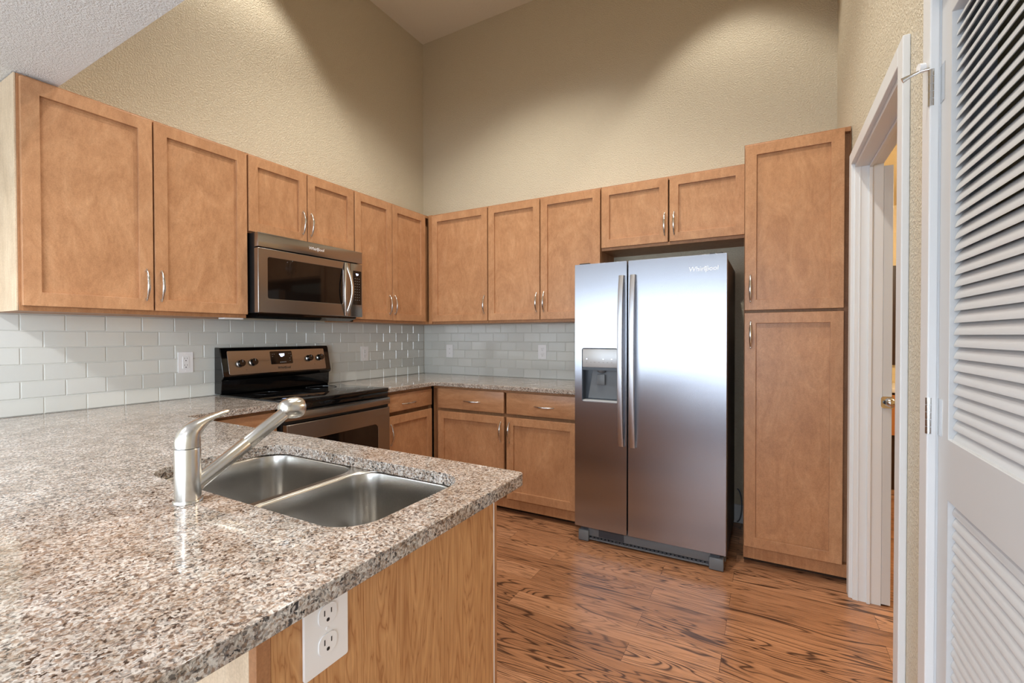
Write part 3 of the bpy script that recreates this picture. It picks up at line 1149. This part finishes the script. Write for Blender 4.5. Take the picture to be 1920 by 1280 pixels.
# bowed steel handle band across the top of the oven door
b = MB()
rr = []
N = 18
for i in range(N + 1):
    t_ = i / N
    yy = ry0 + .003 + (ry1 - ry0 - .006) * t_
    bow = .018 * math.sin(PI * t_)
    x1 = .690 + bow
    z1b, z0b = .862, .812
    rr.append([(x1 - .016, yy, z0b), (x1 - .002, yy, z0b + .004), (x1, yy, z0b + .012), (x1, yy, z1b - .012), (x1 - .003, yy, z1b - .003), (x1 - .020, yy, z1b)])
b.rings(rr)
b.build('door_handle', M['steel_brown'], rg, 30)
b = MB()
fy0, fy1 = ry0 + .004, ry1 - .004
b.poly(rect(fy0, fy1, .20, .795), [rrect((fy0 + fy1) / 2, .52, .275, .175, .03, 6)], lambda u, v_, d: (d, u, v_), .650, .688)
dr_ = b.build('oven_door', M['steel_brown'], rg, bevel=.004)
b = MB()
b.poly(rrect((fy0 + fy1) / 2, .52, .277, .177, .03, 6), [], lambda u, v_, d: (d, u, v_), .655, .684)
b.build('oven_window', M['oven_glass'], dr_)
MB().box(.640, .672, fy0, fy1, .797, .861).build('vent_gap', M['black_matte'], rg)
MB().box(.645, .685, fy0, fy1, .045, .19, .005).build('storage_drawer', M['steel_brown'], rg, 30)

# ------------------------------------------------------------------ microwave
my0, my1 = -1.900, -1.139
mw = thing('microwave_oven', 'stainless over-the-range microwave mounted under the short cabinet', 'microwave', (.2, (my0 + my1) / 2, 1.40))
b = MB()
b.box(.012, .362, my0 + .004, my1 - .004, 1.405, 1.862, .004)
b.build('body', M['black_matte'], mw)
b = MB()
prof = [(.02, 1.404), (.02, 1.392), (.10, 1.380), (.30, 1.374), (.365, 1.392), (.372, 1.404)]
b.poly(prof, [], lambda u, v_, d: (u, d, v_), my0 + .02, my1 - .03)
b.build('vent_underside', M['black_gloss'], mw)
b = MB().box(.364, .402, my0, my1, 1.779, 1.860, .003, 2)
b.build('vent_grille', M['steel_brown'], mw, 30)
ydoor = -1.243
b = MB()
wc = ((-1.842 + -1.318) / 2, 1.606)
b.poly(rect(my0, ydoor, 1.404, 1.773), [rrect(wc[0] + .006, wc[1], .268, .119, .012, 5)], lambda u, v_, d: (d, u, v_), .364, .402)
md_ = b.build('door', M['steel_brown'], mw, bevel=.003)
b = MB()
b.poly(rrect(wc[0] + .006, wc[1], .270, .121, .012, 5), [], lambda u, v_, d: (d, u, v_), .368, .399)
b.build('door_window', M['oven_glass'], md_)
b = MB().box(.364, .4015, ydoor + .002, my1, 1.404, 1.773, .003, 2)
b.build('side_panel', M['steel_brown'], mw, 30)
b = MB()
b.poly(rrect(-1.185, 1.606, .036, .118, .005, 4), [], lambda u, v_, d: (d, u, v_), .4015, .4035)
b.build('keypad', M['black_gloss'], mw)
b = MB()
b.poly([(-1.200, 1.705), (-1.176, 1.705), (-1.178, 1.694), (-1.192, 1.690)], [], lambda u, v_, d: (d, u, v_), .4035, .4041)
b.build('clock_readout', M['display'], mw)
b = MB()
for r in range(9):
    for k in range(3):
        z_ = 1.668 - r * .0185
        yy = -1.208 + k * .018
        MB().box(.4035, .4039, yy, yy + .0055, z_, z_ + .003).build('key', M['mark'], mw)
# lens-shaped double bow handle
for s in (-1, 1):
    b = MB()
    pts, sec = [], []
    N = 20
    for i in range(N + 1):
        t_ = i / N
        zz = 1.410 + .358 * t_
        bow = math.sin(PI * t_)
        if s == 1:
            pts.append((.408 + .034 * bow, -1.288 + .028 * bow, zz))
        else:
            pts.append((.408 + .020 * bow, -1.288 - .020 * bow, zz))
        sec.append((.0085, .004))
    b.sweep(pts, sec, 10, (.3, 1, 0))
    b.build('handle', M['chrome'], md_, 60)
logo(mw, LEFTF, -1.515, 1.822, .402, .027, M['logo'])

# ------------------------------------------------------------------ refrigerator
X0, X1, XG = 1.868, 2.723, 2.195
YF = -.79
fr_ = thing('refrigerator', 'side-by-side stainless steel refrigerator with a water and ice dispenser', 'refrigerator', ((X0 + X1) / 2, -.4, 0))
b = MB()
b.box(X0 + .008, X1 - .006, -.715, -.05, .03, 1.698, .004)
b.build('body', M['fridge_side'], fr_)
def fdoor(x0, x1, holes):
    b_ = MB()
    if holes:
        b_.poly(rrect((x0 + x1) / 2, .9, (x1 - x0) / 2, .806, .004, 3), holes, lambda u, v_, d: (u, -d, v_), .722, -YF)
        return b_.build('door', M['steel_fridge'], fr_, bevel=.007)
    # gently curved front
    prof = []
    N = 10
    for i in range(N + 1):
        t_ = i / N
        prof.append((x0 + (x1 - x0) * t_, YF - .006 * math.sin(PI * t_)))
    b_.poly(rrect((x0 + x1) / 2, .9, (x1 - x0) / 2, .806, .004, 3), [], lambda u, v_, d: (u, -d, v_), .722, -YF)
    return b_.build('door', M['steel_fridge'], fr_, bevel=.007)
DH = rrect(2.026, 1.031, .112, .163, .012, 5)
fl = fdoor(X0, XG - .004, [DH])
fl['label'] = 'narrow freezer door'
frd = fdoor(XG + .005, X1, [])
frd['label'] = 'wide fresh food door'
# dispenser
dsp = MB()
dsp.box(1.916, 2.136, -.787, -.745, 1.078, 1.190, .003)
o = dsp.build('dispenser_panel', M['silver_panel'], fl, 30)
b = MB()
b.box(1.914, 2.138, -.735, -.728, .868, 1.080)
b.box(1.914, 1.918, -.786, -.735, .868, 1.080).box(2.134, 2.138, -.786, -.735, .868, 1.080)
b.box(1.916, 2.136, -.784, -.735, 1.060, 1.079)
b.build('dispenser_recess', M['dark_plastic'], fl)
b = MB()
b.poly([(1.965, 1.060), (2.118, 1.060), (2.134, .882), (1.935, .882)], [], lambda u, v_, d: (u, -d, v_), .735, .741)
b.build('dispenser_backplate', M['grey_plastic'], fl, bevel=.003)
b = MB()
b.box(2.003, 2.050, -.765, -.757, .970, 1.035, .003)
b.lathe([(.028, 0), (.022, -.012), (.010, -.018)], (2.028, -.757, 1.060), (0, 0, 1), 20)
b.build('dispenser_paddle', M['grey_plastic'], fl, 40)
MB().box(1.918, 2.134, -.790, -.742, .868, .878, .003).build('drip_tray', M['silver_panel'], fl)
for xx in (1.944, 2.048, 2.10):
    MB().lathe([(.003, 0), (.003, .001)], (xx, -.7872, 1.128), (0, -1, 0), 12).build('indicator_lamp', M['display'], fl)
for k, xx in enumerate((1.944, 1.970, 1.996, 2.022, 2.048, 2.074, 2.10)):
    MB().box(xx - .004 - (.003 if k == 2 else 0), xx + .004, -.7876, -.787, 1.107, 1.1095).build('printed_mark', M['mark'], fl)
# long bar handles
for x, par, sg in ((2.163, fl, -1), (2.230, frd, 1)):
    b = MB()
    pts, rr = [], []
    N = 24
    z0_, z1_ = .618, 1.622
    for i in range(N + 1):
        t_ = i / N
        zz = z0_ + (z1_ - z0_) * t_
        off = .018 + .036 * (1 - abs(2 * t_ - 1) ** 3.0)
        yy = YF - off
        wv = .0165
        rr.append([(x - wv, yy + .006, zz), (x - wv * .8, yy - .001, zz), (x, yy - .004, zz), (x + wv * .8, yy - .001, zz), (x + wv, yy + .006, zz), (x + wv * .9, yy + .016, zz), (x - wv * .9, yy + .016, zz)])
    b.rings(rr)
    for zz in (z0_ + .02, z1_ - .02):
        b.box(x - .013, x + .013, YF - .012, YF + .001, zz - .018, zz + .018, .003)
    b.build('handle', M['steel_handle'], par, 50)
# hinge covers on top
b = MB()
b.box(X0 + .02, X0 + .09, -.77, -.68, 1.699, 1.716, .005)
b.build('hinge_cover', M['black_matte'], fr_)
MB().box(X1 - .09, X1 - .02, -.77, -.68, 1.699, 1.716, .005).build('hinge_cover', M['black_matte'], fr_)
# base grille
b = MB()
b.box(X0 + .06, X1 - .06, -.765, -.70, .034, .088, .003)
b.build('base_grille', M['grey_plastic'], fr_, 30)
for xa, xb, xc, xd in ((X0 + .02, X0 + .085, X0 + .03, X0 + .08), (X1 - .085, X1 - .012, X1 - .08, X1 - .03)):
    o = MB().box(xa, xb, -.782, -.71, .004, .070, .004).build('foot_cover', M['grey_plastic'], fr_, 30)
    MB().box(xc, xd, -.768, -.715, .0705, .090, .003).build('roller_bracket', M['dark_plastic'], o)
MB().box(X0 + .145, X0 + .30, -.7668, -.76, .038, .084, .002).build('filter_door', M['dark_plastic'], fr_)
for k in range(30):
    xx = X0 + .10 + k * .0225
    MB().box(xx, xx + .015, -.7665, -.76, .022, .034).build('vent_slot', M['dark_plastic'], fr_)
b = MB().box(X0 + .085, X1 - .085, -.764, -.70, .010, .022, .003)
b.build('grille_lip', M['grey_plastic'], fr_)
logo(fr_, BACKF, 2.607, 1.630, -YF + .0002, .036, M['logo'])
# power cord looping behind the fridge
pts = []
for i in range(25):
    t_ = i / 24
    a = -PI / 2 + PI * t_
    pts.append((2.735 + .028 * math.cos(a), -.06, .135 + .11 * math.sin(a) * 1.0))
co = MB().sweep(pts, [(.004, .004)] * 25, 8, (0, 1, 0)).build('power_cord', M['grey_plastic'], None, 60)
tag(co, 'grey cord looped between the refrigerator and the pantry', 'cord')

# ------------------------------------------------------------------ outlets
def outlet(label, fr, uc, vc, d, kind, w_=.072, h_=.118):
    c = fr(uc, vc, d)
    root = thing('wall_outlet' if kind != 'blank' else 'wall_plate', label, 'outlet' if kind != 'blank' else 'wall plate', (c.x, c.y, c.z - h_ / 2))
    T3 = lambda u, v_, dd: fr(u, v_, dd)
    MB().poly(rrect(uc, vc, w_ / 2, h_ / 2, .004, 3), [], T3, d, d + .005).build('cover_plate', M['plastic'], root, bevel=.0015)
    d1_ = d + .0052
    if kind == 'blank':
        for z_ in (vc - .02, vc + .02):
            MB().lathe([(.0032, 0), (.0032, .0012)], fr(uc, z_, d + .005), fr.n, 12).build('screw', M['mark'], root)
        return root
    if kind == 'decora':
        f = MB().poly(rect(uc - .017, uc + .017, vc - .034, vc + .034), [], T3, d + .004, d1_ + .002).build('receptacle', M['plastic'], root, bevel=.0008)
        faces = ((vc - .019, f), (vc + .019, f))
    else:
        faces = [(z_, MB().poly(rrect(uc, z_, .0172, .0165, .0125, 8), [], T3, d + .004, d1_ + .002).build('receptacle', M['plastic'], root, bevel=.0008)) for z_ in (vc - .0235, vc + .0235)]
    for z_, f in faces:
        for du, hh_ in ((-.0065, .0045), (.0065, .0038)):
            MB().poly(rect(uc + du - .0009, uc + du + .0009, z_ + .004 - hh_, z_ + .004 + hh_), [], T3, d1_ + .0015, d1_ + .0024).build('slot', M['slot'], f)
        MB().poly(rrect(uc, z_ - .0085, .0028, .0028, .0022, 4), [], T3, d1_ + .0015, d1_ + .0024).build('slot', M['slot'], f)
    for z_ in ((vc,) if kind == 'duplex' else (vc - .048, vc + .048)):
        MB().lathe([(.003, 0), (.0025, .001)], fr(uc, z_, d + .005), fr.n, 12).build('screw', M['plastic'], root)
    return root


outlet('white outlet on the tiled left wall between the sink side and the range', LEFTF, -2.088, 1.121, .0068, 'decora', .078)
outlet('white outlet on the tiled left wall right of the range', LEFTF, -.757, 1.126, .0068, 'decora', .078)
outlet('blank white wall plate on the tiled back wall near the corner', BACKF, .317, 1.130, .0068, 'blank', .076)
outlet('white outlet on the tiled back wall nearest the refrigerator', BACKF, 1.272, 1.136, .0068, 'duplex', .076)
outlet('large white duplex outlet on the wood end panel of the peninsula', LEFTF, -2.974, .800, PENX + .0005, 'duplex', .083, .128)
